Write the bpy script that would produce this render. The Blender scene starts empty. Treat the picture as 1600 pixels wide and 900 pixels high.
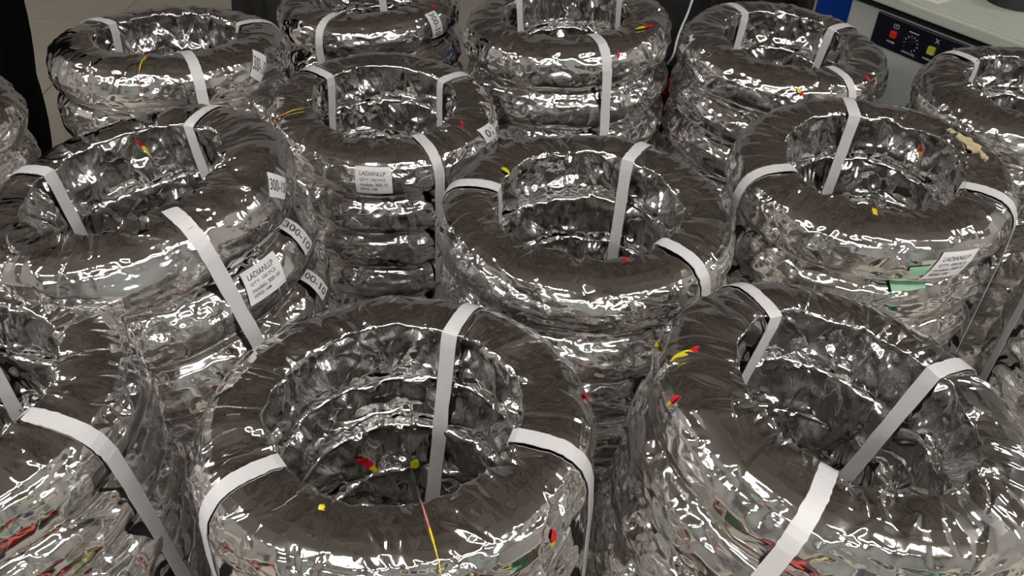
import bpy, bmesh, math, random
import numpy as np
from mathutils import Vector, Matrix

S = bpy.context.scene
COL = S.collection
FL = -1.45            # floor height; the camera is the origin of the world
CEIL = 1.55

# ---------------------------------------------------------------- camera
cam_data = bpy.data.cameras.new('camera')
cam_data.sensor_width = 36.0
cam_data.lens = 36.0 * 1295.0 / 1600.0
cam_data.clip_start = 0.02
cam = bpy.data.objects.new('camera', cam_data)
COL.objects.link(cam)
pitch, roll = math.radians(39.26), math.radians(0.96)
cam.matrix_world = Matrix.Rotation(math.pi / 2 - pitch, 4, 'X') @ Matrix.Rotation(roll, 4, 'Z')
S.camera = cam

# ---------------------------------------------------------------- world and exposure
w = bpy.data.worlds.new('world'); S.world = w; w.use_nodes = True
w.node_tree.nodes['Background'].inputs[0].default_value = (0.75, 0.85, 1.0, 1)
w.node_tree.nodes['Background'].inputs[1].default_value = 0.3
S.view_settings.view_transform = 'Standard'
S.view_settings.look = 'None'
S.view_settings.exposure = 0.0
S.view_settings.gamma = 1.0
S.view_settings.use_curve_mapping = False
S.cycles.max_bounces = 12
S.cycles.glossy_bounces = 10
S.cycles.diffuse_bounces = 4
S.cycles.caustics_reflective = False
S.cycles.blur_glossy = 0.3
S.cycles.sample_clamp_indirect = 4.0
LAMP = 50.0           # ceiling lamp radiance

# ---------------------------------------------------------------- materials
MATS = {}
def mat(name, color, rough=0.6, metal=0.0, emit=0.0, spec=0.5, noise=0.0, nscale=8.0, bump=0.0, bscale=40.0):
    m = bpy.data.materials.new(name); m.use_nodes = True
    nt = m.node_tree; b = nt.nodes['Principled BSDF']
    b.inputs['Base Color'].default_value = (*color, 1)
    b.inputs['Roughness'].default_value = rough
    b.inputs['Metallic'].default_value = metal
    b.inputs['Specular IOR Level'].default_value = spec
    if emit:
        b.inputs['Emission Color'].default_value = (*color, 1)
        b.inputs['Emission Strength'].default_value = emit
    tc = nt.nodes.new('ShaderNodeTexCoord')
    if noise:
        n = nt.nodes.new('ShaderNodeTexNoise'); n.inputs['Scale'].default_value = nscale; n.inputs['Detail'].default_value = 5
        nt.links.new(tc.outputs['Object'], n.inputs['Vector'])
        mx = nt.nodes.new('ShaderNodeMix'); mx.data_type = 'RGBA'
        mx.inputs['A'].default_value = (*[c * (1 - noise) for c in color], 1)
        mx.inputs['B'].default_value = (*[min(1, c * (1 + noise)) for c in color], 1)
        nt.links.new(n.outputs['Fac'], mx.inputs['Factor'])
        nt.links.new(mx.outputs['Result'], b.inputs['Base Color'])
    if bump:
        n = nt.nodes.new('ShaderNodeTexNoise'); n.inputs['Scale'].default_value = bscale; n.inputs['Detail'].default_value = 4
        nt.links.new(tc.outputs['Object'], n.inputs['Vector'])
        bp = nt.nodes.new('ShaderNodeBump'); bp.inputs['Strength'].default_value = bump; bp.inputs['Distance'].default_value = 0.002
        nt.links.new(n.outputs['Fac'], bp.inputs['Height']); nt.links.new(bp.outputs['Normal'], b.inputs['Normal'])
    MATS[name] = m
    return m

def foil_material():
    """metallised film: mirror metal with fine creases that follow the geometry's crumple attribute"""
    m = bpy.data.materials.new('metallised_foil'); m.use_nodes = True
    nt = m.node_tree; N = nt.nodes; Lk = nt.links; b = N['Principled BSDF']
    b.inputs['Metallic'].default_value = 1.0
    b.inputs['Base Color'].default_value = (0.90, 0.89, 0.88, 1)
    b.inputs['Roughness'].default_value = 0.1
    uv = N.new('ShaderNodeUVMap'); uv.uv_map = 'foil'
    oi = N.new('ShaderNodeObjectInfo')
    add = N.new('ShaderNodeVectorMath'); add.operation = 'ADD'
    cmb = N.new('ShaderNodeCombineXYZ')
    mul = N.new('ShaderNodeMath'); mul.operation = 'MULTIPLY'; mul.inputs[1].default_value = 37.0
    Lk.new(oi.outputs['Random'], mul.inputs[0]); Lk.new(mul.outputs[0], cmb.inputs['Z'])
    Lk.new(uv.outputs[0], add.inputs[0]); Lk.new(cmb.outputs[0], add.inputs[1])
    at = N.new('ShaderNodeAttribute'); at.attribute_name = 'crumple'
    rr = N.new('ShaderNodeMath'); rr.operation = 'MULTIPLY_ADD'; rr.inputs[1].default_value = 0.08; rr.inputs[2].default_value = 0.07
    Lk.new(at.outputs['Fac'], rr.inputs[0]); Lk.new(rr.outputs[0], b.inputs['Roughness'])
    # warped coordinates
    nz = N.new('ShaderNodeTexNoise'); nz.inputs['Scale'].default_value = 45; nz.inputs['Detail'].default_value = 2
    Lk.new(add.outputs[0], nz.inputs['Vector'])
    sc = N.new('ShaderNodeVectorMath'); sc.operation = 'SCALE'; sc.inputs['Scale'].default_value = 0.012
    Lk.new(nz.outputs['Color'], sc.inputs[0])
    wv = N.new('ShaderNodeVectorMath'); wv.operation = 'ADD'
    Lk.new(add.outputs[0], wv.inputs[0]); Lk.new(sc.outputs[0], wv.inputs[1])
    def ridge(scale, stretch, detail, weight, rough=0.5):
        """|noise - 0.5|: smooth panels that meet in sharp creases"""
        mp = N.new('ShaderNodeMapping'); mp.inputs['Scale'].default_value = (*stretch, 1.0)
        Lk.new(wv.outputs[0], mp.inputs['Vector'])
        n = N.new('ShaderNodeTexNoise'); n.inputs['Scale'].default_value = scale; n.inputs['Detail'].default_value = detail
        n.inputs['Roughness'].default_value = rough
        Lk.new(mp.outputs[0], n.inputs['Vector'])
        s1 = N.new('ShaderNodeMath'); s1.operation = 'SUBTRACT'; s1.inputs[1].default_value = 0.5; Lk.new(n.outputs['Fac'], s1.inputs[0])
        ab = N.new('ShaderNodeMath'); ab.operation = 'ABSOLUTE'; Lk.new(s1.outputs[0], ab.inputs[0])
        mu = N.new('ShaderNodeMath'); mu.operation = 'MULTIPLY'; mu.inputs[1].default_value = weight; Lk.new(ab.outputs[0], mu.inputs[0])
        return mu
    def plus(p, q):
        r = N.new('ShaderNodeMath'); r.operation = 'ADD'; Lk.new(p.outputs[0], r.inputs[0]); Lk.new(q.outputs[0], r.inputs[1]); return r
    def times(p, q):
        r = N.new('ShaderNodeMath'); r.operation = 'MULTIPLY'; Lk.new(p.outputs[0], r.inputs[0]); Lk.new(q, r.inputs[1]); return r
    iso = plus(ridge(26, (1, 1), 0.0, 1.2), ridge(75, (1, 1), 0.0, .15))
    rad = ridge(70, (1, .22), 0.0, .45)
    k = N.new('ShaderNodeMath'); k.operation = 'MULTIPLY_ADD'; k.inputs[1].default_value = 0.8; k.inputs[2].default_value = 0.10
    Lk.new(at.outputs['Fac'], k.inputs[0])
    a4 = plus(times(iso, at.outputs['Fac']), times(rad, k.outputs[0]))
    bp = N.new('ShaderNodeBump'); bp.inputs['Strength'].default_value = 1.0; bp.inputs['Distance'].default_value = 0.0016
    Lk.new(a4.outputs[0], bp.inputs['Height']); Lk.new(bp.outputs['Normal'], b.inputs['Normal'])
    return m

FOIL = foil_material()
STRAP = mat('white_strapping', (0.72, 0.70, 0.69), 0.42, bump=0.15, bscale=300)
PAPER = mat('paper', (0.80, 0.78, 0.78), 0.7, noise=0.05, nscale=60)
INK = mat('ink', (0.06, 0.06, 0.065), 0.6)
RED = mat('red_tape', (0.55, 0.015, 0.02), 0.4)
YEL = mat('yellow_tape', (0.75, 0.60, 0.03), 0.4)
PINK = mat('pink_thread', (0.55, 0.20, 0.18), 0.6)
GOLD = mat('torn_backing', (0.62, 0.50, 0.30), 0.6, noise=0.5, nscale=90, bump=0.8, bscale=120)
GREEN = mat('pale_green', (0.30, 0.52, 0.33), 0.7, noise=0.15, nscale=50)

# ---------------------------------------------------------------- mesh helpers
def mesh_obj(name, verts, faces, mats, parent=None, smooth=False, fmat=None):
    me = bpy.data.meshes.new(name); me.from_pydata([tuple(v) for v in verts], [], [tuple(f) for f in faces])
    for m in (mats if isinstance(mats, (list, tuple)) else [mats]): me.materials.append(m)
    if fmat is not None: me.polygons.foreach_set('material_index', fmat)
    if smooth: me.polygons.foreach_set('use_smooth', [True] * len(me.polygons))
    me.update()
    o = bpy.data.objects.new(name, me); COL.objects.link(o)
    if parent: o.parent = parent
    return o

def bm_obj(name, bm, m, parent=None, smooth=False):
    me = bpy.data.meshes.new(name); bm.normal_update(); bm.to_mesh(me); bm.free()
    for mm in (m if isinstance(m, (list, tuple)) else [m]): me.materials.append(mm)
    if smooth: me.polygons.foreach_set('use_smooth', [True] * len(me.polygons))
    o = bpy.data.objects.new(name, me); COL.objects.link(o)
    if parent: o.parent = parent
    return o

def box(bm, c, s, M=None, bevel=0.0, mi=0):
    r = bmesh.ops.create_cube(bm, size=1.0)
    vs = r['verts']
    for v in vs: v.co = Vector((c[0] + v.co.x * s[0], c[1] + v.co.y * s[1], c[2] + v.co.z * s[2]))
    if bevel:
        ed = list({e for v in vs for e in v.link_edges})
        rb = bmesh.ops.bevel(bm, geom=ed, offset=bevel, segments=2, affect='EDGES', profile=0.5)
        vs = list({v for f in rb['faces'] for v in f.verts} | {v for v in vs if v.is_valid})
    if M is not None:
        for v in vs: v.co = M @ v.co
    for v in vs:
        for f in v.link_faces: f.material_index = mi
    return vs

def cyl(bm, c, r, h, n=24, M=None, r2=None):
    q = bmesh.ops.create_cone(bm, cap_ends=True, segments=n, radius1=r, radius2=r if r2 is None else r2, depth=h)
    for v in q['verts']:
        v.co = v.co + Vector(c)
        if M is not None: v.co = M @ v.co
    return q['verts']

def tag(o, label=None, cat=None, group=None, kind=None):
    if label: o['label'] = label
    if cat: o['category'] = cat
    if group: o['group'] = group
    if kind: o['kind'] = kind
    return o

# ---------------------------------------------------------------- ring profile
PR = np.array([(.1345,-.0760),(.1310,-.066),(.1325,-.050),(.1325,-.030),(.1295,-.012),(.1275,-.001),(.1295,.0008),
               (.140,.0022),(.155,.0030),(.170,.0022),(.182,-.0005),(.192,-.0055),(.2005,-.0135),(.2065,-.0245),
               (.2098,-.038),(.2095,-.050),(.2060,-.0625),(.198,-.0715),(.186,-.0765),(.165,-.078),(.145,-.0778)])
PD = np.r_[0, np.cumsum(np.hypot(*np.diff(PR, axis=0).T))]
PCL = np.vstack([PR, PR[:1]]); PDC = np.r_[0, np.cumsum(np.hypot(*np.diff(PCL, axis=0).T))]
def prof(s): return np.interp(s, PDC, PCL[:, 0]), np.interp(s, PDC, PCL[:, 1])
def prof_n(s):
    r0, z0 = prof(np.asarray(s) - .002); r1, z1 = prof(np.asarray(s) + .002)
    tr, tz = r1 - r0, z1 - z0; l = np.hypot(tr, tz) + 1e-9
    return -tz / l, tr / l           # outward normal for this direction of travel
S_IN, S_TOP0, S_TOP1, S_OUT = PD[5], PD[6], PD[11], PD[14]
CIRC = 2 * math.pi * 0.17

def hsh(i, j, seed):
    x = (i.astype(np.int64) * 374761393 + j.astype(np.int64) * 668265263 + seed * 1442695041) & 0xffffffff
    x = ((x ^ (x >> 13)) * 1274126177) & 0xffffffff
    x = ((x ^ (x >> 16)) * 2246822519) & 0xffffffff
    x ^= x >> 15
    return (x & 0xffff) / 32767.5 - 1.0

def fold(x, y, cx, cy, seed, soft=0.0):
    """piecewise linear noise on split cells, periodic in x: flat facets meeting in sharp folds"""
    n = max(2, int(round(CIRC / cx))); u = x / CIRC * n; v = y / cy + 100.5
    i = np.floor(u); j = np.floor(v); a = u - i; b = v - j
    i = i.astype(int) % n; i1 = (i + 1) % n; j = j.astype(int)
    h00, h10, h01, h11 = hsh(i, j, seed), hsh(i1, j, seed), hsh(i, j + 1, seed), hsh(i1, j + 1, seed)
    if soft:
        a = a * (1 - soft) + soft * a * a * (3 - 2 * a); b = b * (1 - soft) + soft * b * b * (3 - 2 * b)
    d = hsh(i, j, seed + 77) > 0
    lo = np.where(a + b < 1, h00 + a * (h10 - h00) + b * (h01 - h00), h11 + (1 - a) * (h01 - h11) + (1 - b) * (h10 - h11))
    hi = np.where(a > b, h00 + a * (h10 - h00) + b * (h11 - h10), h00 + b * (h01 - h00) + a * (h11 - h01))
    return np.where(d, lo, hi)

def sstep(a, b, x):
    t = np.clip((x - a) / (b - a), 0, 1); return t * t * (3 - 2 * t)

def fans(x, y, seed, per=1.0):
    """star-shaped gathers: pleats that radiate from the points where the film is pinched"""
    rng = random.Random(seed * 3 + 1); d = np.zeros_like(x)
    L = []
    for k in range(int(26 * per)): L.append((rng.uniform(0, CIRC), S_IN + rng.uniform(-.006, .003), rng.uniform(.025, .055), rng.uniform(.6, 1.2)))
    for k in range(int(34 * per)): L.append((rng.uniform(0, CIRC), rng.uniform(-.01, S_IN - .01), rng.uniform(.022, .048), rng.uniform(.6, 1.3)))
    for k in range(int(18 * per)): L.append((rng.uniform(0, CIRC), S_TOP1 + rng.uniform(.004, .022), rng.uniform(.014, .034), rng.uniform(.4, 1.0)))
    for k in range(int(30 * per)): L.append((rng.uniform(0, CIRC), rng.uniform(S_TOP1 + .025, PDC[-6]), rng.uniform(.014, .034), rng.uniform(.5, 1.1)))
    for (cx, cy, R, am) in L:
        n = rng.randint(7, 14); wv = np.array([rng.uniform(-1, 1) for _ in range(n)]); wv = np.r_[wv, wv[0]]; wv -= wv.mean()
        asp = rng.uniform(.7, 1.5)
        dx = (x[:, 0] - cx + CIRC / 2) % CIRC - CIRC / 2
        rows = np.where(np.abs(dx) < R * 1.9)[0]
        cols = np.where(np.abs(y[0] - cy) < R * 1.9)[0]
        if not len(rows) or not len(cols): continue
        DX = dx[rows][:, None] * asp; DY = (y[0][cols] - cy)[None, :]
        r = np.hypot(DX, DY); th = (np.arctan2(DY, DX) / (2 * math.pi)) % 1.0
        h = np.interp(th * n, np.arange(n + 1), wv) * np.minimum(r, R * .55) * np.exp(-(r / R) ** 3)
        d[np.ix_(rows, cols)] += am * .34 * h
    return d

def creases(x, y, seed, s0, s1, count, lo, hi, height, wid, spread):
    """single raised folds: long thin tents, sharp on the crest, that fade out at both ends"""
    rng = random.Random(seed); d = np.zeros_like(x); ys = y[0]
    for k in range(count):
        cx, cy = rng.uniform(0, CIRC), rng.uniform(s0, s1); Ln = rng.uniform(lo, hi); a = math.pi / 2 + rng.gauss(0, spread)
        w_ = wid * rng.uniform(.6, 1.5); hh = height * rng.uniform(.4, 1.2) * rng.choice((1, 1, -1)); bend = rng.uniform(-.25, .25) / Ln
        dx = (x[:, 0] - cx + CIRC / 2) % CIRC - CIRC / 2
        rows = np.where(np.abs(dx) < Ln)[0]; cols = np.where(np.abs(ys - cy) < Ln)[0]
        if not len(rows) or not len(cols): continue
        DX = dx[rows][:, None]; DY = (ys[cols] - cy)[None, :]
        u = DX * math.cos(a) + DY * math.sin(a); v = -DX * math.sin(a) + DY * math.cos(a) + bend * u * u
        e = np.clip(1 - np.abs(u) / (Ln * .5), 0, 1); side = np.where(v > 0, 1.0, rng.uniform(.35, 1.0))
        d[np.ix_(rows, cols)] += hh * np.sqrt(e) * np.clip(1 - np.abs(v) / (w_ * (.3 + .7 * e) / side), 0, 1)
    return d

def foil_fields(PH, Sv, seed, flats, strap_ph):
    x = PH / (2 * math.pi) * CIRC; y = Sv
    sm = lambda c, k: fold(x, y, c, c, seed + k, 1.0)
    wx = x + 0.012 * sm(.070, 1)
    wy = y + 0.012 * sm(.070, 3)
    inner = 1 - sstep(S_IN - .002, S_IN + .006, y)
    inner = np.maximum(inner, sstep(PDC[-1] - .012, PDC[-1], y))
    top = sstep(S_IN, S_IN + .004, y) * (1 - sstep(S_TOP1 - .004, S_TOP1 + .010, y))
    outer = sstep(S_TOP1, S_TOP1 + .012, y) * (1 - sstep(PDC[-6], PDC[-4], y))
    under = sstep(PDC[-6], PDC[-4], y) * (1 - inner)
    # crumpling is patchy on the tread side, as on the photographed rolls
    patch = np.clip(.75 + .5 * sm(.085, 5), .35, 1)
    c1 = fold(wx, wy, .030, .026, seed + 11)
    c1b = fold(wx * 1 + 0 * wy, wy, .046, .020, seed + 12)
    c2 = fold(wx + .3 * c1 * .006, wy, .0135, .0125, seed + 13)
    c3 = fold(wx, wy + .002 * c2, .0062, .0062, seed + 14)
    rad = fold(x + .006 * sm(.03, 6), y, .0105, .055, seed + 15)
    rad2 = fold(x + .004 * sm(.03, 7) + .05 * (y - .1), y, .0048, .040, seed + 16)
    facet = fold(wx, wy, .062, .050, seed + 17, .6)
    d = np.zeros_like(x)
    circ = fold(wx, wy, .050, .0075, seed + 18)
    fn_ = fans(x, y, seed)
    big = fold(wx, wy, .044, .038, seed + 19)
    d += inner * (.0105 * big + .0030 * c1 + .0010 * c2 + .0003 * c3 + .0012 * rad) + np.maximum(inner, .45 * top) * fn_
    d += outer * patch * (-.0010 + .0048 * c1b + .0016 * c2 + .0003 * c3 + .0005 * rad + .0006 * circ) + outer * fn_ * np.clip(.25 + patch, 0, 1)
    d += outer * (.0014 * facet + .0004 * circ)
    cr_ = creases(x, y, seed + 41, -.005, S_IN, 70, .030, .080, .0042, .0075, .55)
    cr_ += creases(x, y, seed + 45, -.005, S_IN, 160, .010, .030, .0009, .0028, .8)
    cr_ += creases(x, y, seed + 46, S_TOP1, PDC[-6], 150, .010, .030, .0009, .0028, 1.2)
    cr_ += creases(x, y, seed + 42, S_TOP1, PDC[-6], 70, .012, .045, .0018, .0045, 1.2)
    cr_ += creases(x, y, seed + 43, S_TOP0, S_TOP1, 46, .018, .060, .0016, .0040, .45)
    cr_ += creases(x, y, seed + 44, S_TOP0 - .004, S_TOP1 + .01, 22, .035, .080, .0034, .0060, .5)
    d += cr_ * (1 - under)
    d = np.where(outer > .2, np.minimum(d, .0016 + .5 * (d - .0016)), d)
    d = np.where(inner > .3, np.clip(d - .003, -.014, .0045), d)
    d = np.where(outer > .2, .0022 * np.tanh(d / .0022) * (d > 0) + d * (d <= 0), d)
    tp = np.clip(.25 + .9 * sm(.07, 8), 0, 1)
    d += top * (.0019 * facet + tp * (.0011 * c1b + .00050 * rad + .00035 * c2) + .00014 * rad2 + .00030 * rad)
    # wound film: overlapping strips leave thin slanted ledges over the top
    rng = random.Random(seed)
    lap = np.zeros_like(x); nst = 20
    for k in range(nst):
        p0 = (k + rng.uniform(-.3, .3)) / nst * CIRC; sl = rng.uniform(-.35, .35)
        q = (x - p0 - sl * (y - .11) + CIRC / 2) % CIRC - CIRC / 2
        lap += rng.uniform(.3, 1) * np.where(q > 0, np.exp(-q / .012), np.exp(q / .0016))
        lap += rng.uniform(-1.6, 1.6) * np.clip(1 - np.abs(q / .024 - .9), 0, 1)
    d += (top + .6 * outer) * .0013 * lap
    crumple = np.clip(inner * .9 + outer * patch * .8 + top * (.04 + .14 * tp), 0, 1)
    press = np.zeros_like(x)
    for (ph, s, wph, ws) in flats:
        q = (PH - ph + math.pi) % (2 * math.pi) - math.pi
        press = np.maximum(press, np.clip(1.6 * np.exp(-(q / wph) ** 4 - ((y - s) / ws) ** 4), 0, 1))
    for ph in strap_ph:
        q = ((PH - ph + math.pi) % (2 * math.pi) - math.pi) * .17
        press = np.maximum(press, .95 * np.exp(-(q / .017) ** 4) * sstep(S_IN - .012, S_IN, y))
    d = d * (1 - press) - .0003 * press
    crumple *= (1 - .6 * press)
    return d, crumple

def ring_mesh(name, seed, nu, nv, flats=(), strap_ph=()):
    tot = PDC[-1]
    # sample positions along the section: sparse underneath, dense everywhere that can be seen
    knots = [0, PDC[-6], PDC[-3], tot]; wts = [1.0, .35, .35]
    acc = np.r_[0, np.cumsum([(knots[i + 1] - knots[i]) * wts[i] for i in range(3)])]
    sv = np.interp(np.linspace(0, acc[-1], nv, endpoint=False), acc, knots)
    sv[np.abs(sv - S_IN).argmin()] = S_IN
    ph = np.linspace(0, 2 * math.pi, nu, endpoint=False)
    PH, SV = np.meshgrid(ph, sv, indexing='ij')
    d, cr = foil_fields(PH, SV, seed, flats, strap_ph)
    r, z = prof(SV); nr, nz = prof_n(SV)
    r = r + nr * d; z = z + nz * d
    # the bead edge is drawn into a rough polygon between the strips
    edge = np.exp(-((SV - S_IN) / .012) ** 2)
    xx = PH / (2 * math.pi) * CIRC
    r = r + edge * (.0042 * fold(xx, 0 * xx, .050, 1, seed + 31) + .0018 * fold(xx, 0 * xx, .018, 1, seed + 32))
    z = z + edge * (.0026 * fold(xx, 0 * xx, .030, 1, seed + 33))
    lowf = fold(xx, 0 * xx, .20, 1, seed + 34, 1.0)
    r = r * (1 + .010 * lowf); z = z + .0018 * fold(xx, 0 * xx, .16, 1, seed + 35, 1.0) * (z > -.05)
    V = np.stack([r * np.cos(PH), r * np.sin(PH), z], -1).reshape(-1, 3)
    I, J = np.meshgrid(np.arange(nu), np.arange(nv), indexing='ij')
    I1, J1 = (I + 1) % nu, (J + 1) % nv
    F = np.stack([I * nv + J, I * nv + J1, I1 * nv + J1, I1 * nv + J], -1).reshape(-1, 4)
    me = bpy.data.meshes.new(name)
    me.vertices.add(len(V)); me.vertices.foreach_set('co', V.astype(np.float32).ravel())
    nf = len(F); me.loops.add(nf * 4); me.loops.foreach_set('vertex_index', F.astype(np.int32).ravel())
    me.polygons.add(nf); me.polygons.foreach_set('loop_start', np.arange(0, nf * 4, 4, dtype=np.int32))
    me.polygons.foreach_set('loop_total', np.full(nf, 4, np.int32))
    me.update(calc_edges=True)
    me.polygons.foreach_set('use_smooth', np.ones(nf, bool))
    uvl = me.uv_layers.new(name='foil')
    U = np.stack([xx, SV], -1).reshape(-1, 2)[F.ravel()].reshape(nf, 4, 2)
    jump = (U[:, :, 0].max(1) - U[:, :, 0].min(1)) > CIRC / 2
    U[jump, :, 0] = np.where(U[jump, :, 0] < CIRC / 2, U[jump, :, 0] + CIRC, U[jump, :, 0])
    jy = (U[:, :, 1].max(1) - U[:, :, 1].min(1)) > tot / 2
    U[jy, :, 1] = np.where(U[jy, :, 1] < tot / 2, U[jy, :, 1] + tot, U[jy, :, 1])
    uvl.data.foreach_set('uv', U.astype(np.float32).ravel())
    at = me.attributes.new('crumple', 'FLOAT', 'POINT'); at.data.foreach_set('value', cr.astype(np.float32).ravel())
    me.materials.append(FOIL)
    me.validate(); me.update()
    return me

def surf(ph, s, off):
    r, z = prof(s); nr, nz = prof_n(s)
    r = r + nr * off; z = z + nz * off
    return np.stack([r * np.cos(ph), r * np.sin(ph), z], -1)

def patch_fn(corners):
    """bilinear map of (a,b) in the unit square (a along the text, b downwards) to (angle, s); corners TL,TR,BR,BL"""
    c = np.array([(math.radians(p if p > -181 else p), s) for p, s in corners])
    def f(a, b):
        a = np.asarray(a)[..., None]; b = np.asarray(b)[..., None]
        q = c[0] * (1 - a) * (1 - b) + c[1] * a * (1 - b) + c[2] * a * b + c[3] * (1 - a) * b
        return q[..., 0], q[..., 1]
    return f

def sticker(parent, name, corners, lines, material=PAPER, off=.0016, curl=0.0, label=None):
    f = patch_fn(corners); n = 10
    A, B = np.meshgrid(np.linspace(0, 1, n), np.linspace(0, 1, n), indexing='ij')
    ph, s = f(A, B)
    lift = curl * np.clip(B - .75, 0, 1) ** 1.5 + curl * .6 * np.clip(.12 - A, 0, 1)
    T_ = surf(ph, s, off + lift); Bt = surf(ph, s, off - .0004 + lift)
    V = np.vstack([T_.reshape(-1, 3), Bt.reshape(-1, 3)]); m = n * n
    F = []
    for i in range(n - 1):
        for j in range(n - 1):
            a, b, c_, d = i * n + j, (i + 1) * n + j, (i + 1) * n + j + 1, i * n + j + 1
            F.append((a, d, c_, b)); F.append((m + a, m + b, m + c_, m + d))
    rim = [i * n for i in range(n)] + [(n - 1) * n + j for j in range(1, n)] + [i * n + n - 1 for i in range(n - 2, -1, -1)] + [j for j in range(n - 2, 0, -1)]
    for i in range(len(rim)):
        a, b = rim[i], rim[(i + 1) % len(rim)]; F.append((a, b, m + b, m + a))
    o = mesh_obj(name, V, F, material, parent, smooth=False)
    if label: o['label'] = label
    if lines:
        VV, FF, base = [], [], 0
        for (txt, a0, b0, hgt, wid) in lines:
            cu = bpy.data.curves.new('t', 'FONT'); cu.body = txt; cu.size = 1.0; cu.resolution_u = 3; cu.offset = 0.012
            to = bpy.data.objects.new('t', cu); COL.objects.link(to)
            bpy.context.view_layer.update()
            me = to.evaluated_get(bpy.context.evaluated_depsgraph_get()).to_mesh()
            co = np.array([v.co[:2] for v in me.vertices]); fs = [tuple(p.vertices) for p in me.polygons]
            to.to_mesh_clear(); bpy.data.objects.remove(to); bpy.data.curves.remove(cu)
            co[:, 0] -= co[:, 0].min(); co[:, 0] *= wid / co[:, 0].max()
            co[:, 1] -= co[:, 1].min(); co[:, 1] *= hgt / co[:, 1].max()
            a = a0 + co[:, 0]; b = b0 + hgt - co[:, 1]
            ph, s = f(a, b)
            lf = curl * np.clip(b - .75, 0, 1) ** 1.5 + curl * .6 * np.clip(.12 - a, 0, 1)
            r, z = prof(s); nr, nz = prof_n(s); oo = off + .0005 + lf
            VV.append(np.stack([(r + nr * oo) * np.cos(ph), (r + nr * oo) * np.sin(ph), z + nz * oo], -1))
            FF += [tuple(base + k for k in q) for q in fs]; base += len(co)
        t = mesh_obj('printed_text', np.vstack(VV), FF, INK, o)
    return o

def ribbon(parent, name, pts, width, seg_mats, off=.0022, wiggle=0.0, seed=0, label=None):
    """thin tape lying on the ring through (angle deg, s) points; faces take their colour segment by segment"""
    rng = random.Random(seed); p = np.array([(math.radians(a), s) for a, s in pts]); n = 28
    t = np.linspace(0, len(p) - 1, n); ph = np.interp(t, range(len(p)), p[:, 0]); s = np.interp(t, range(len(p)), p[:, 1])
    C = surf(ph, s, off + .0008 * np.sin(t * 5 + seed))
    C += np.array([[rng.uniform(-1, 1) * wiggle for _ in range(3)] for _ in range(n)])
    Tn = np.gradient(C, axis=0); Nn = surf(ph, s, off + .01) - surf(ph, s, off)
    W = np.cross(Tn, Nn); W /= np.linalg.norm(W, axis=1)[:, None] + 1e-9
    Nn /= np.linalg.norm(Nn, axis=1)[:, None]
    hw = width * .36 * (np.clip(np.minimum(np.linspace(.1, 3.2, n), np.linspace(2.4, .1, n)), .1, 1) * np.array([rng.uniform(.7, 1.1) for _ in range(n)]))[:, None]
    th = .0005
    V = np.concatenate([C - W * hw + Nn * th, C + W * hw + Nn * th, C + W * hw - Nn * th, C - W * hw - Nn * th])
    F, fm = [], []
    for i in range(n - 1):
        for k in range(4):
            a, b = k * n + i, ((k + 1) % 4) * n + i
            F.append((a, a + 1, b + 1, b)); fm.append(min(len(seg_mats) - 1, int(i / (n - 1) * len(seg_mats))))
    F += [(0, n, 2 * n, 3 * n), (n - 1, 4 * n - 1, 3 * n - 1, 2 * n - 1)]; fm += [0, len(seg_mats) - 1]
    o = mesh_obj(name, V, F, seg_mats, parent, smooth=False, fmat=fm)
    if label: o['label'] = label
    return o

def strap_mesh(ph, ph_in, ph_out, depth, seed=0, width=.0185, loose=0.0):
    """closed band round a bundle of rings in the frame of its top ring: over the top, down outside, under, up inside"""
    rng = random.Random(seed)
    P = []
    def at(a, r, z): P.append((math.cos(a) * r, math.sin(a) * r, z))
    low = -depth
    top_s = np.linspace(S_IN, PD[14], 22)
    r_, z_ = prof(top_s); nr, nz = prof_n(top_s)
    for i, s in enumerate(top_s):
        q = i / 21; a = ph + (ph_out - ph) * .35 * max(0, q - .5)
        k = (.0012 if i else .0022)
        at(a, r_[i] + nr[i] * k, z_[i] + nz[i] * k)
    for q in np.linspace(.12, 1, 18):
        a = ph + (ph_out - ph) * (.18 + .82 * q)
        at(a, .2135 + loose * math.sin(q * 7) * .3, -.040 + (low + .012 + .040) * q)
    for rr in (.206, .19, .17, .15, .135): at(ph_out + (ph_in - ph_out) * (.21 - rr) / .08, rr, low - .0015)
    for q in np.linspace(1, .03, 16):
        a = ph + (ph_in - ph) * q; at(a, .1235, low + .010 + (-.004 - low - .010) * (1 - q))
    P = np.array(P); n = len(P)
    Tn = np.roll(P, -1, 0) - np.roll(P, 1, 0)
    R = P.copy(); R[:, 2] = 0; R /= np.linalg.norm(R, axis=1)[:, None]
    Wd = np.cross(R, (0, 0, 1.0))
    Tn /= np.linalg.norm(Tn, axis=1)[:, None]
    Wd = Wd - Tn * np.sum(Wd * Tn, 1)[:, None]; Wd /= np.linalg.norm(Wd, axis=1)[:, None]
    Nn = np.cross(Wd, Tn); th = .0004
    h = (width / 2 * (1 + .05 * np.array([rng.uniform(-1, 1) for _ in range(n)])))[:, None]
    P = P + Wd * np.array([rng.uniform(-.0005, .0005) for _ in range(n)])[:, None]
    V = np.concatenate([P - Wd * h + Nn * th, P + Wd * h + Nn * th, P + Wd * h - Nn * th, P - Wd * h - Nn * th])
    F = []
    for i in range(n):
        j = (i + 1) % n
        for k in range(4):
            a, b = k * n, ((k + 1) % 4) * n
            F.append((a + i, a + j, b + j, b + i))
    return V, F

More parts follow.
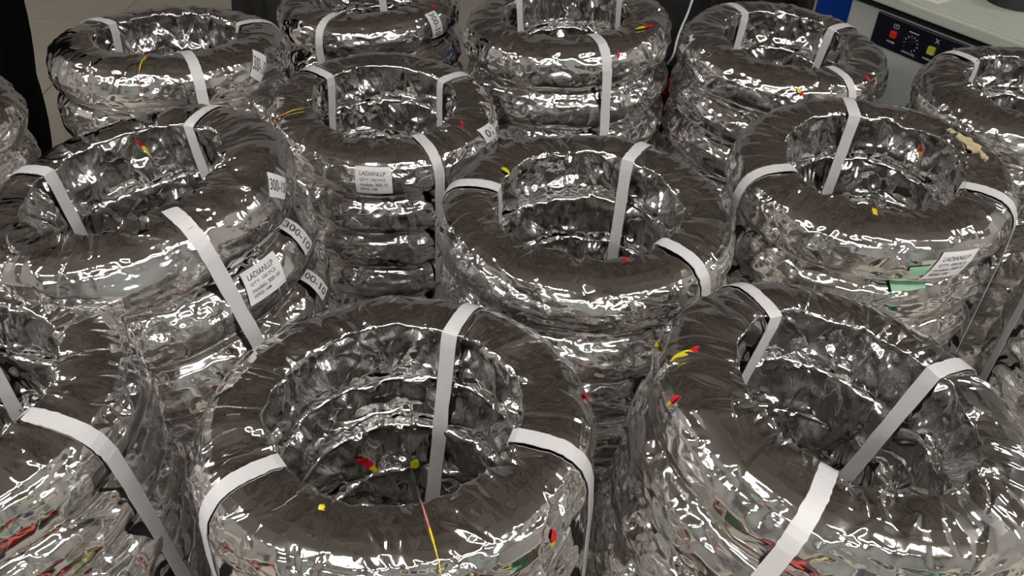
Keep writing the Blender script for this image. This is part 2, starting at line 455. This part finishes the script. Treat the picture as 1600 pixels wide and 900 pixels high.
# ---------------------------------------------------------------- room
wall_m = mat('wall_paint', (0.37, 0.355, 0.34), 0.85, noise=0.06, nscale=3)
near_m = mat('wall_paint_pale', (0.24, 0.25, 0.24), 0.85)
ceil_m = mat('ceiling_board', (0.415, 0.382, 0.362), 0.9, noise=0.22, nscale=1.3)
beam_m = mat('added_beam_paint', (0.27, 0.25, 0.245), 0.8)
tile_m = mat('floor_tile', (0.50, 0.455, 0.375), 0.35, noise=0.12, nscale=5)
grout_m = mat('grout', (0.10, 0.085, 0.07), 0.9)
X0, X1, Y0, Y1 = -4.2, 4.2, -3.6, 5.4
def slab(name, c, s, m):
    bm = bmesh.new(); box(bm, c, s); o = bm_obj(name, bm, m); o['kind'] = 'structure'; return o
cx, cy = (X0 + X1) / 2, (Y0 + Y1) / 2; cz = (FL + CEIL) / 2
floor = slab('floor', (cx, cy, FL - .06), (X1 - X0, Y1 - Y0, .108), grout_m)
slab('ceiling', (cx, cy, CEIL + .05), (X1 - X0 + .2, Y1 - Y0 + .2, .1), ceil_m)
slab('wall_left', (X0 - .05, cy, cz), (.1, Y1 - Y0 + .2, CEIL - FL + .1), wall_m)
slab('wall_right', (X1 + .05, cy, cz), (.1, Y1 - Y0 + .2, CEIL - FL + .1), wall_m)
slab('wall_far', (cx, Y1 + .05, cz), (X1 - X0, .1, CEIL - FL + .1), wall_m)
slab('wall_near', (cx, Y0 - .05, cz), (X1 - X0, .1, CEIL - FL + .1), near_m)
# floor tiles, one piece each
tile_me = None; TS = .60; yaw = 0.0
for i in range(14):
    for j in range(15):
        if tile_me is None:
            bm = bmesh.new(); box(bm, (0, 0, -.003), (TS - .005, TS - .005, .006), bevel=.0008)
            t = bm_obj('tile', bm, tile_m, floor); tile_me = t.data
        else:
            t = bpy.data.objects.new('tile', tile_me); COL.objects.link(t); t.parent = floor
        t.location = (X0 + (i + .5) * TS, Y0 + (j + .5) * TS, FL)

for k_, (y_, h_) in enumerate([(1.15, .16), (2.15, .10), (2.75, .22), (3.7, .12), (4.5, .2)]):
    slab('added_beam_%d' % (k_ + 1), (cx, y_, CEIL - h_ / 2 + .02), (X1 - X0 - .01, .10 + .06 * (k_ % 3), h_), beam_m)  # unseen beams added so the foil tops mirror streaks of darker tone
# ceiling lamps: long fluorescent fittings with a white body and a glowing diffuser
lamp_body = mat('lamp_body', (.75, .75, .74), .5)
lamp_glow = mat('lamp_glow', (1.0, .985, .96), .5, emit=LAMP)
LAMPS = [(-2.6, -.55), (-.75, -.55), (1.1, -.55), (2.9, -.55), (-1.7, -2.3), (.2, -2.3), (2.1, -2.3), (-3.5, 1.6), (3.5, 1.7)]  # the last two, by the side walls, are added for glints and floor light
for k, (x, y) in enumerate(LAMPS):
    e = bpy.data.objects.new('ceiling_lamp', None); COL.objects.link(e); e.location = (x, y, CEIL)
    tag(e, 'long fluorescent ceiling lamp outside the picture, ' + ['front row far left', 'front row left of centre', 'front row right of centre', 'front row far right', 'rear row left', 'rear row middle', 'rear row right', 'added by the left wall for glints and fill', 'added by the right wall for glints and fill'][k], 'lamp', 'fluorescent ceiling lamps')
    bm = bmesh.new(); box(bm, (0, 0, -.02), (1.30, .20, .04), bevel=.004); bm_obj('lamp_body', bm, lamp_body, e)
    bm = bmesh.new(); box(bm, (0, 0, -.05), (1.24, .12, .022), bevel=.006); bm_obj('diffuser', bm, lamp_glow, e)

# ---------------------------------------------------------------- stacks of wrapped tyres
# name: x, y, z of the top, slope dz/dy and dz/dx in degrees
TT = dict(A=(-.118,.584,-.636,-2.8,-.2), B=(.36,.6,-.625,-1.4,-11.3), C=(-.504,.913,-.57,.9,9.9), D=(.103,.972,-.634,1.4,-.5),
          E=(.542,1.098,-.633,2.7,1.9), F=(-.602,.583,-.62,0,0), G=(-.235,1.358,-.681,2.9,-3.6), H=(-.64,1.467,-.607,-5.8,-.8),
          I=(-.339,1.876,-.677,0,2), J=(.1,1.637,-.621,-.7,2.9), K=(.538,1.597,-.652,1.5,-3.7), L=(.955,1.405,-.655,0,0),
          M=(.985,.93,-.67,0,0), N=(-1.05,1.23,-.65,0,0))
WHERE = dict(A='the front centre stack', B='the front right stack', C='the middle left stack', D='the centre stack',
             E='the middle right stack', F='the stack cut by the lower left corner', G='the stack behind the centre stack',
             H='the back left stack by the bare floor', I='the back stack left of centre', J='the back stack right of centre',
             K='the back right stack beside the grey machine', L='the far right stack before the grey machine',
             M='the stack cut by the right edge', N='the stack cut by the left edge')
RES = dict(A=(800,170), B=(800,170), F=(700,150), C=(700,150), D=(680,150), E=(640,140), G=(560,130), H=(480,110), I=(440,100), J=(480,110), K=(480,110), L=(480,110), M=(440,100), N=(360,90))
# straps: (angle on top, angle inside at the bottom, angle outside at the bottom)
STR = dict(A=[(67.8,88,64),(-17.9,-18,-19),(-142.5,-143,-140)],
           B=[(119,119,121),(27,38,25),(-121.3,-121,-126)],
           C=[(163,181,165),(65.3,86,62),(-45.9,-46,-42)],
           D=[(57.9,62,55),(168.9,170,166),(-45.4,-45,-48)],
           E=[(86,98,84),(-169,-170,-169),(-35,-35,-37)],
           F=[(-15.8,-16,-6),(100,100,100)],
           G=[(148,160,146),(41,36,42),(-57.3,-57,-56)],
           H=[(160,166,158),(28,47,28),(-58,-58,-58)],
           I=[(-112,-112,-113),(85,85,85)],
           J=[(-71,-71,-74),(27,31,27),(140,140,140)],
           K=[(30,40,28),(119,122,119),(-66,-66,-66)],
           L=[(127,130,126),(-60,-60,-60)], M=[(170,170,170),(-70,-70,-70)], N=[(60,60,60),(-40,-40,-40)])
STR_L = {('A',0):'white strap down the far inside of the front centre stack', ('A',1):'white strap over the right side of the front centre stack', ('A',2):'white strap over the left side of the front centre stack',
 ('B',0):'white strap over the back left rim of the front right stack', ('B',1):'long slanting white strap across the hole of the front right stack', ('B',2):'white strap over the near left rim of the front right stack',
 ('C',0):'white strap inside the hole at the left of the middle left stack', ('C',1):'white strap over the far right rim of the middle left stack', ('C',2):'white strap down the near outside of the middle left stack',
 ('D',0):'white strap down the far inside of the centre stack', ('D',1):'curled white strap over the left rim of the centre stack', ('D',2):'white strap over the near right rim of the centre stack',
 ('E',0):'white strap down the far inside of the middle right stack', ('E',1):'white strap arching over the left rim of the middle right stack', ('E',2):'white strap over the right rim of the middle right stack',
 ('F',0):'wide white strap over the stack in the lower left corner', ('F',1):'white strap on the hidden far rim of the lower left stack',
 ('G',0):'white strap at the upper left of the stack behind the centre one', ('G',1):'white strap at the upper right of the stack behind the centre one', ('G',2):'white strap down the near right side of the stack behind the centre one',
 ('H',0):'white strap over the far left rim of the back left stack', ('H',1):'white strap over the right rim of the back left stack', ('H',2):'white strap down the near side of the back left stack',
 ('I',0):'white strap down the near side of the back stack left of centre', ('I',1):'white strap at the far side of the back stack left of centre',
 ('J',0):'white strap down the near side of the back stack right of centre', ('J',1):'white strap in the right of the hole, back stack right of centre', ('J',2):'white strap in the left of the hole, back stack right of centre',
 ('K',0):'white strap at the right of the hole beside the grey machine', ('K',1):'white strap on the far left rim of the back right stack', ('K',2):'white strap over the near rim of the back right stack',
 ('L',0):'white strap on the far left rim of the far right stack', ('L',1):'white strap on the near side of the far right stack',
 ('M',0):'white strap on the left rim of the stack cut by the right edge', ('M',1):'white strap on the near side of the stack cut by the right edge',
 ('N',0):'white strap on the far side of the stack cut by the left edge', ('N',1):'white strap on the near side of the stack cut by the left edge'}
def flat_of(corners, grow=1.25):
    a = [math.radians(c[0]) for c in corners]; s = [c[1] for c in corners]
    return (sum(a) / 4, sum(s) / 4, max(.05, (max(a) - min(a)) / 2 * grow), (max(s) - min(s)) / 2 * grow + .003)
PAPERS = dict(G=[(264,.150),(280.5,.150),(281,.197),(265,.197)], E=[(280,.160),(296,.166),(289,.200),(273,.199)])
PAPER_C1 = [(322,.146),(338,.150),(335,.185),(319,.181)]
SIZES = dict(H=('300-10', [(337,.140),(342,.160),(333,.195),(327,.178)]),
             I=('300-10', [(327,.140),(327,.195),(318,.195),(318,.140)]),
             G=('10', [(348,.145),(336,.136),(336,.165),(349,.175)]))
SIZES_TEXT = {}
ORD = ['top', 'second from top', 'third from top', 'fourth from top', 'fifth from top', 'sixth from top', 'seventh from top', 'eighth from top', 'ninth from top', 'lowest']
shared = [ring_mesh('wrapped_tyre', 900 + 53 * k, 420, 92) for k in range(4)]
LINES = [('LADIANLLP', .12, .16, .15, .72), ('QTY: 100 PCS', .12, .40, .12, .70), ('modelo 300-10', .12, .57, .12, .76), ('SERIE: AM', .12, .76, .10, .46)]
tops, tiers, bundle = {}, {}, {}
for si, (nm, (x, y, zt, a_, b_)) in enumerate(TT.items()):
    rng = random.Random(si * 7 + 3)
    p = (zt - FL) / 10.0; sc = p / .0795
    o = np.array([x, y, zt])
    flats = []
    if nm in PAPERS: flats.append(flat_of(PAPERS[nm]))
    if nm == 'C': flats.append((math.radians(352), .169, .12, .030))
    if nm in SIZES: flats.append(flat_of(SIZES[nm][1]))
    tops[nm] = ring_mesh('wrapped_tyre', 100 + 17 * si, *RES[nm], flats=flats, strap_ph=[math.radians(q[0]) for q in STR[nm]])
    for k in range(10):
        fac = 1.0 if k < 5 else max(0, (9 - k) / 5.0)
        ta, tb = math.tan(math.radians(a_)) * fac, math.tan(math.radians(b_)) * fac
        ex = Vector((1, 0, tb)).normalized(); nz = Vector((-tb, -ta, 1)).normalized(); ey = nz.cross(ex)
        M = Matrix(((ex.x, ey.x, nz.x, o[0]), (ex.y, ey.y, nz.y, o[1]), (ex.z, ey.z, nz.z, o[2]), (0, 0, 0, 1)))
        Ms = M @ Matrix.Diagonal((1, 1, sc, 1))
        if k == 0:
            ob = bpy.data.objects.new('wrapped_tyre', tops[nm])
            bundle[nm] = (M, sc, p)
        else:
            ob = bpy.data.objects.new('wrapped_tyre', shared[(si + k) % 4] )
            Ms = Ms @ Matrix.Rotation(rng.uniform(0, 6.28), 4, 'Z')
            j = rng.uniform(-1, 1) * .0035, rng.uniform(-1, 1) * .0035
            Ms = Matrix.Translation((j[0], j[1], 0)) @ Ms
        COL.objects.link(ob); ob.matrix_world = Ms
        tiers[(nm, k)] = ob
        tag(ob, 'silver foil wrapped tyre, %s of %s' % (ORD[k], WHERE[nm]), 'tyre', 'foil wrapped tyres in ' + WHERE[nm])
        dz = np.array(nz) * p
        dz[:2] *= .8 if k < 5 else 0.0
        o = o - dz
    # straps round the upper five tyres
    M, sc, p = bundle[nm]
    for q, (t0, ti, to) in enumerate(STR[nm]):
        V, F = strap_mesh(*[math.radians(v) for v in (t0, ti, to)], depth=5 * .0795, seed=si * 5 + q)
        so = mesh_obj('packing_strap', V, F, STRAP)
        so.matrix_world = M @ Matrix.Diagonal((1, 1, sc, 1))
        tag(so, STR_L[(nm, q)], 'strap', 'white straps round the tyre bundles')

for nm in PAPERS: sticker(tiers[(nm, 0)], 'paper_label', PAPERS[nm], LINES, curl=.012 if nm == 'E' else .004, label='white printed paper label')

def child_on(nm, k):
    """a lower tyre carries its own random turn: return a helper Empty-free parent with the angle offset"""
    ob = tiers[(nm, k)]; Mb = bundle[nm][0]
    loc = Mb.to_3x3().inverted() @ (ob.matrix_world.to_3x3() @ Vector((1, 0, 0)))
    return ob, math.degrees(math.atan2(loc.y, loc.x))
def shift(c, d): return [(a - d, s) for a, s in c]
ob, d = child_on('C', 1)
sticker(ob, 'paper_label', shift(PAPER_C1, d), LINES, off=.0045, curl=.004, label='white printed paper label')
for nm, (txt, cs) in SIZES.items():
    wid = .9 if len(txt) > 3 else .55
    sticker(tiers[(nm, 0)], 'size_label', cs, [(txt, (1 - wid) / 2, .25, .5, wid)], label='small white size sticker')
for k, cs in enumerate([[(353,.150),(358,.172),(351,.186),(345,.168)], [(356,.140),(356,.185),(349,.185),(349,.140)], [(357,.135),(357,.180),(350,.180),(350,.135)], [(357,.130),(357,.180),(350,.180),(350,.130)]]):
    ob, d = child_on('C', k)
    if k == 0: d = 0
    sticker(ob, 'size_label', shift(cs, d), [('300-10', .05, .25, .5, .9)], off=.0018 if k == 0 else .0045, label='small white size sticker')
sticker(tiers[('K', 0)], 'size_label', [(190,.140),(184,.140),(183,.175),(191,.175)], [('300', .1, .3, .4, .8)], off=.003, curl=.01, label='crumpled white size sticker')

# coloured tape ends and threads caught in the film
def rb(nm, pts, wd, ms, label, k=0, **kw): ribbon(tiers[(nm, k)], 'coloured_thread' if wd < .003 else 'coloured_tape', pts, wd, ms, label=label, **kw)
rb('A', [(287,.0765),(287.5,.11),(288,.165)], .0026, [PINK, YEL], 'pink and yellow thread')
rb('H', [(279,.085),(276.5,.12),(276.5,.19)], .0028, [PINK, YEL, PINK], 'pink and yellow thread')
rb('E', [(252,.078),(254,.122)], .009, [RED, YEL, YEL, RED], 'red and yellow tape')
rb('C', [(106,.070),(104,.055),(102,.035)], .007, [RED, YEL], 'red and yellow tape', off=.004)
rb('D', [(150,.090),(150.5,.074)], .009, [YEL], 'yellow tape end')
rb('J', [(318,.118),(337,.140)], .010, [YEL, RED, RED], 'red and yellow tape')
rb('J', [(296,.150),(295,.166)], .008, [RED], 'red tape end')
rb('G', [(206,.150),(205,.125),(203,.090)], .0026, [PINK, YEL], 'pink and yellow thread')
rb('K', [(262,.150),(267,.162)], .010, [YEL, RED], 'red and yellow tape')
rb('K', [(308,.130),(309,.150)], .008, [RED], 'red tape end')
rb('B', [(176,.150),(173,.128),(170,.120)], .010, [YEL, RED], 'red and yellow tape')
rb('B', [(166,.165),(160,.176)], .007, [YEL, YEL], 'yellow tape end')
rb('B', [(190,.150),(190,.166)], .007, [RED, RED, YEL], 'red and yellow tape')
rb('A', [(10,.150),(8,.162)], .008, [RED], 'red tape end')
ob, d = child_on('A', 2)
for pts_, ms_ in (([(127,.046),(121,.030),(114,.004)], [RED, RED, YEL]), ([(91.5,.020),(93,.010),(94,.002)], [YEL, YEL])):
    ribbon(ob, 'coloured_tape', shift(pts_, d), .016, ms_, label='red and yellow tape end', off=.006)
rb('A', [(250,.090),(250,.098)], .008, [YEL], 'yellow tape end')
rb('A', [(320,.165),(319,.185)], .010, [RED, RED, YEL], 'red tape end')
rb('D', [(285,.085),(288,.097)], .005, [RED], 'red tape end')
rb('E', [(35,.055),(33,.030)], .009, [RED, YEL], 'red and yellow tape', off=.004)
rb('G', [(338,.100),(331,.118)], .006, [RED], 'red tape end')
rb('I', [(331,.120),(330,.135)], .010, [RED], 'red tape end')
def torn(nm, ph0, s0, rad, material, seed, name, label):
    rng = random.Random(seed); n = 16; f = []
    pts = [(math.radians(ph0), s0)]
    for i in range(n):
        a = i / n * 2 * math.pi; rr = rad * rng.uniform(.55, 1.15)
        pts.append((math.radians(ph0) + rr * math.cos(a) * 1.6 / .17, s0 + rr * math.sin(a)))
    P = np.array(pts); T_ = surf(P[:, 0], P[:, 1], .0030); T_[1:] -= 0; B_ = surf(P[:, 0], P[:, 1], .0008)
    F = [(0, i + 1, (i + 1) % n + 1) for i in range(n)]; m = n + 1
    F += [(i + 1, m + i + 1, m + (i + 1) % n + 1, (i + 1) % n + 1) for i in range(n)]
    mesh_obj(name, np.vstack([T_, B_]), F, material, tiers[(nm, 0)])['label'] = label
torn('E', 25, .104, .006, GOLD, 1, 'torn_patch', 'small torn beige patch')
torn('E', 16, .106, .011, GOLD, 2, 'torn_patch', 'torn beige patch')
torn('E', 7, .108, .012, GOLD, 3, 'torn_patch', 'torn beige patch')
torn('E', -1, .110, .007, GOLD, 4, 'torn_patch', 'small torn beige patch')
ob, d = child_on('E', 1)
sticker(ob, 'green_patch', shift([(266,.132),(283,.130),(281,.147),(267,.150)], d), [], GREEN, off=.0045, label='pale green patch')  # pale green patch laid on the foil
sticker(tiers[('E', 0)], 'green_patch', [(268,.178),(276,.176),(274,.190),(268,.192)], [], GREEN, off=.003, label='small pale green patch')

# ---------------------------------------------------------------- strapping machine
mach_m = mat('machine_paint', (.52, .54, .49), .45, noise=.04, nscale=14)
mach_top = mat('machine_top_paint', (.52, .54, .46), .5, noise=.05, nscale=9)
panel_m = mat('panel_black', (.006, .008, .014), .35)
white_p = mat('panel_print', (.75, .76, .78), .5)
red_sw = mat('switch_red', (.65, .03, .02), .3)
yel_sw = mat('switch_yellow', (.55, .56, .05), .3)
dark_m = mat('dark_parts_and_shade', (.02, .02, .022), .7)
# machine frame: X along the front (away from the viewer's right), Y into the body, Z up
fe = Vector((-.55, .835, 0)).normalized(); fn = Vector((.835, .55, 0)).normalized()
org = fn * 1.80; org.z = FL
MM = Matrix(((-fe.x, fn.x, 0, org.x), (-fe.y, fn.y, 0, org.y), (0, 0, 1, FL), (0, 0, 0, 1)))
mach = bpy.data.objects.new('strapping_machine', None); COL.objects.link(mach); mach.matrix_world = MM
tag(mach, 'grey strapping machine with a black control panel, upper right behind the stacks', 'machine')
xl, xr = -1.262, -.36; D_ = .56
bm = bmesh.new(); box(bm, ((xl + xr) / 2, .03 + D_ / 2, .39), (xr - xl, D_, .66), bevel=.006); bm_obj('body', bm, mach_m, mach)
bm = bmesh.new(); box(bm, ((xl + xr) / 2, D_ / 2 + .01, .7545), (xr - xl + .03, D_ + .04, .026), bevel=.004); tt = bm_obj('table_top', bm, mach_top, mach)
bm = bmesh.new()
box(bm, ((xl + xr) / 2, .003, .769), (xr - xl + .02, .006, .004), bevel=.0015)
bm_obj('rim', bm, mach_top, tt)
bm = bmesh.new(); box(bm, ((xl + xr) / 2, .10, .728), (xr - xl - .02, .14, .030)); bm_obj('painted_shade', bm, dark_m, mach)  # dark strip standing in for the shadow under the table overhang
for fx in (xl + .06, xr - .06):
    for fy in (.08, D_ - .04):
        bm = bmesh.new(); cyl(bm, (fx, fy, .031), .03, .062); bm_obj('foot', bm, dark_m, mach)
pz = lambda z: z - FL
bm = bmesh.new(); box(bm, (-.985, .028, pz(-.778)), (.385, .008, .078), bevel=.003); pan = bm_obj('control_panel', bm, panel_m, mach)
def sw(name, cx_, z_, s, m, label):
    bm = bmesh.new(); box(bm, (cx_, .020, pz(z_)), (s, .010, s * 1.05), bevel=.0018); o = bm_obj(name, bm, m, pan); o['label'] = label
sw('power_switch', -1.118, -.776, .015, red_sw, 'red rocker switch')
sw('button', -1.013, -.778, .017, yel_sw, 'yellow push button')
bm = bmesh.new(); cyl(bm, (0, 0, 0), .0085, .014, 20, Matrix.Translation((-1.069, .018, pz(-.783))) @ Matrix.Rotation(math.pi / 2, 4, 'X')); bm_obj('dial', bm, panel_m, pan)
bm = bmesh.new()
for i in range(11):
    a = math.radians(-120 + i * 27.5) 
    Mx = Matrix.Translation((-1.069, .0235, pz(-.783))) @ Matrix.Rotation(a, 4, 'Y')
    box(bm, (0, 0, .0175), (.0011, .0008, .0048), Mx)
box(bm, (-1.069, .0235, pz(-.7565)), (.026, .0008, .0022))
# picture marks above the switches
for (dx, dz, sx, sz) in [(0, .004, .013, .0009), (0, -.004, .013, .0009), (-.0065, 0, .0009, .009), (.0065, 0, .0009, .009), (0, .001, .0012, .004)]:
    box(bm, (-1.118 + dx, .0235, pz(-.757) + dz), (sx, .0008, sz))
for a in (45, -45):
    box(bm, (0, 0, 0), (.0016, .0008, .014), Matrix.Translation((-1.007, .0235, pz(-.7545))) @ Matrix.Rotation(math.radians(a), 4, 'Y'))
    box(bm, (0, 0, 0), (.0016, .0008, .010), Matrix.Translation((-.962, .0235, pz(-.7575))) @ Matrix.Rotation(math.radians(a), 4, 'Y'))
bm_obj('printed_marks', bm, white_p, pan)['kind'] = 'stuff'
def panel_text(txt, x_, z_, size):
    cu = bpy.data.curves.new('t', 'FONT'); cu.body = txt; cu.size = size; cu.align_x = 'CENTER'; cu.extrude = .0003
    to = bpy.data.objects.new('t', cu); COL.objects.link(to); bpy.context.view_layer.update()
    me = bpy.data.meshes.new_from_object(to.evaluated_get(bpy.context.evaluated_depsgraph_get()))
    bpy.data.objects.remove(to)
    me.materials.clear(); me.materials.append(white_p)
    o = bpy.data.objects.new('printed_text', me); COL.objects.link(o); o.parent = pan
    o.matrix_local = Matrix.Translation((x_, .0235, pz(z_))) @ Matrix.Rotation(math.pi / 2, 4, 'X')
panel_text('POWER', -1.122, -.7985, .0062)
panel_text('LENGTH ADJ.', -1.069, -.808, .0062)
panel_text('MANUAL', -1.018, -.8035, .0062)
# printed sheet on the table
sheet = bpy.data.objects.new('printed_sheet', None); COL.objects.link(sheet)
sheet.matrix_world = MM @ Matrix.Translation((-1.12, .035, .7685))
tag(sheet, 'white sheet with reddish print lying on the grey machine', 'paper')
bm = bmesh.new(); box(bm, (0, .06, 0), (.15, .12, .0012)); bm_obj('sheet', bm, PAPER, sheet)
bm = bmesh.new(); rng = random.Random(4)
for r_ in range(5):
    for c_ in range(6):
        box(bm, (-.06 + c_ * .0235, .02 + r_ * .02, .0009), (.016 * rng.uniform(.5, 1), .008 * rng.uniform(.4, 1), .0004))
bm_obj('printed_marks', bm, mat('print_red', (.45, .16, .12), .7), sheet)['kind'] = 'stuff'
# dark round roll on the table behind
bm = bmesh.new(); cyl(bm, (0, 0, .02), .07, .04, 40); ro = bm_obj('tape_roll', bm, dark_m)
ro.matrix_world = MM @ Matrix.Translation((-.96, .215, .7675)); tag(ro, 'dark round disc on the machine table at the upper edge', 'roll')

# ---------------------------------------------------------------- things behind the stacks
def lump(name, c, rx, ry, h, material, seed, label, cat, top=.6, n=40, m_=24, lean=0.0):
    """a slumped filled sack: closed, folded, narrower towards its tied top"""
    V = []
    for j in range(m_):
        t = j / (m_ - 1)
        pr = (1 - (1 - top) * t ** 1.4) * min(1, (1 - t) * 9) ** .6 * min(1, .82 + t * 2.5)
        for i in range(n):
            a = i / n * 2 * math.pi
            k = 1 + .05 * math.sin(5 * a + seed + 3 * t) + .035 * math.sin(11 * a + 2 * seed + 9 * t) + .02 * math.sin(17 * a - 14 * t)
            V.append((c[0] + lean * t + rx * pr * k * math.cos(a), c[1] + ry * pr * k * math.sin(a), c[2] + h * t + .008 * math.sin(7 * a + 5 * t) * (t > .1)))
    F = [(j * n + i, j * n + (i + 1) % n, (j + 1) * n + (i + 1) % n, (j + 1) * n + i) for j in range(m_ - 1) for i in range(n)]
    F += [tuple(reversed(range(n))), tuple(range((m_ - 1) * n, m_ * n))]
    o = mesh_obj(name, V, F, material, smooth=True); tag(o, label, cat); return o
blk = mat('black_plastic', (.006, .006, .007), .5, bump=.6, bscale=30)
cloth = mat('black_cloth', (.0025, .0025, .003), .95, spec=.1)
lump('black_shape', (-1.60, 2.02, FL), .23, .20, 1.25, cloth, 1, 'tall black shape standing at the upper left edge', 'sack', top=.90, lean=.26)  # unidentified black shape, only built in the form of a sack
lump('rubbish_sack', (-.62, 2.42, FL), .26, .22, .80, blk, 2, 'black plastic sack behind the back stack, left of centre', 'sack')
lump('rubbish_sack', (.36, 2.32, FL), .24, .20, .86, blk, 3, 'black plastic sack behind the two back right stacks', 'sack')
lump('rubbish_sack', (.80, 2.70, FL), .20, .18, .84, blk, 5, 'black plastic sack left of the blue crate', 'sack')
# blue crate beside the machine
blue = mat('blue_plastic', (.005, .05, .33), .4)
cr = bpy.data.objects.new('blue_crate', None); COL.objects.link(cr)
cr.matrix_world = MM @ Matrix.Translation((-1.405, .36, 0)); tag(cr, 'deep blue plastic bin beside the grey machine', 'bin')
bm = bmesh.new(); box(bm, (0, 0, .39), (.12, .40, .78), bevel=.012); bm_obj('body', bm, blue, cr)
bm = bmesh.new(); box(bm, (0, 0, .79), (.13, .42, .035), bevel=.01); bm_obj('lid', bm, blue, cr)
# red jerrycan in the gap between the two back right stacks
redp = mat('red_plastic', (.30, .006, .010), .4)
rc = bpy.data.objects.new('red_container', None); COL.objects.link(rc); rc.location = (.352, 1.90, FL)
tag(rc, 'dark red plastic container in the gap between the back right stacks', 'container')
bm = bmesh.new(); box(bm, (0, 0, .29), (.16, .14, .58), bevel=.02); bm_obj('body', bm, redp, rc)
bm = bmesh.new(); cyl(bm, (.03, 0, .595), .022, .03); bm_obj('cap', bm, blk, rc)
# thin white cable hanging between the two back stacks
def tube(name, pts, r, m, n=8):
    cu = bpy.data.curves.new(name, 'CURVE'); cu.dimensions = '3D'; cu.bevel_depth = r; cu.bevel_resolution = 2; cu.use_fill_caps = True
    sp = cu.splines.new('BEZIER'); sp.bezier_points.add(len(pts) - 1)
    for b_, p_ in zip(sp.bezier_points, pts): b_.co = p_; b_.handle_left_type = b_.handle_right_type = 'AUTO'
    to = bpy.data.objects.new(name, cu); COL.objects.link(to); bpy.context.view_layer.update()
    me = bpy.data.meshes.new_from_object(to.evaluated_get(bpy.context.evaluated_depsgraph_get()))
    bpy.data.objects.remove(to); me.materials.clear(); me.materials.append(m)
    for p_ in me.polygons: p_.use_smooth = True
    o = bpy.data.objects.new(name, me); COL.objects.link(o); return o
cab = tube('cable', [(.304, 1.575, -.70), (.309, 1.55, -.667), (.311, 1.55, -.643), (.316, 1.55, -.617), (.324, 1.55, -.589), (.332, 1.555, -.555), (.36, 1.62, -.52), (.42, 1.85, -.53), (.44, 2.15, -.60)], .0021, STRAP)
tag(cab, 'thin white cable hanging between the two back right stacks', 'cable')
# dark mat added to darken the mirrored floor; cartons seen only as reflections
bm = bmesh.new(); box(bm, (.1, -.95, FL + .006), (3.6, 2.3, .012), bevel=.002); o = bm_obj('added_dark_mat', bm, mat('added_mat_dark', (.045, .043, .045), .8))
tag(o, 'dark mat added on the floor to darken reflections in the foil, outside the picture', 'mat')
carton_cols = [((.42,.10,.09),'red'), ((.25,.40,.25),'green'), ((.60,.50,.46),'pinkish'), ((.48,.05,.04),'dark red'), ((.55,.50,.22),'yellow'), ((.10,.30,.16),'dark green'), ((.55,.42,.34),'brown'), ((.5,.05,.06),'bright red'), ((.62,.60,.55),'white'), ((.03,.04,.12),'navy')]
spots = [(-.95,.02),(-.62,-.03),(-.25,.02),(.08,-.02),(.40,.03),(.72,-.02),(1.05,.02),(-.45,-.42),(.25,-.40),(.60,-.42)]
for i, ((c_, nm_), (x_, y_)) in enumerate(zip(carton_cols, spots)):
    m_ = mat('carton_%d' % i, c_, .6, noise=.5, nscale=14)
    e = bpy.data.objects.new('carton', None); COL.objects.link(e); e.location = (x_, y_ - .06, FL + .0125); e.rotation_euler = (0, 0, .2 * (i % 4) - .3)
    tag(e, nm_ + ' carton on the floor at the viewer\'s feet, outside the picture', 'box', 'cartons at the feet of the viewer')
    h_ = .26 + .09 * (i % 3)
    bm = bmesh.new(); box(bm, (0, 0, h_ / 2), (.24, .19, h_), bevel=.003); bm_obj('body', bm, m_, e)
    for sy in (.049, -.049):
        bm = bmesh.new(); box(bm, (0, sy, h_ + .002), (.24, .094, .003)); bm_obj('flap', bm, m_, e)
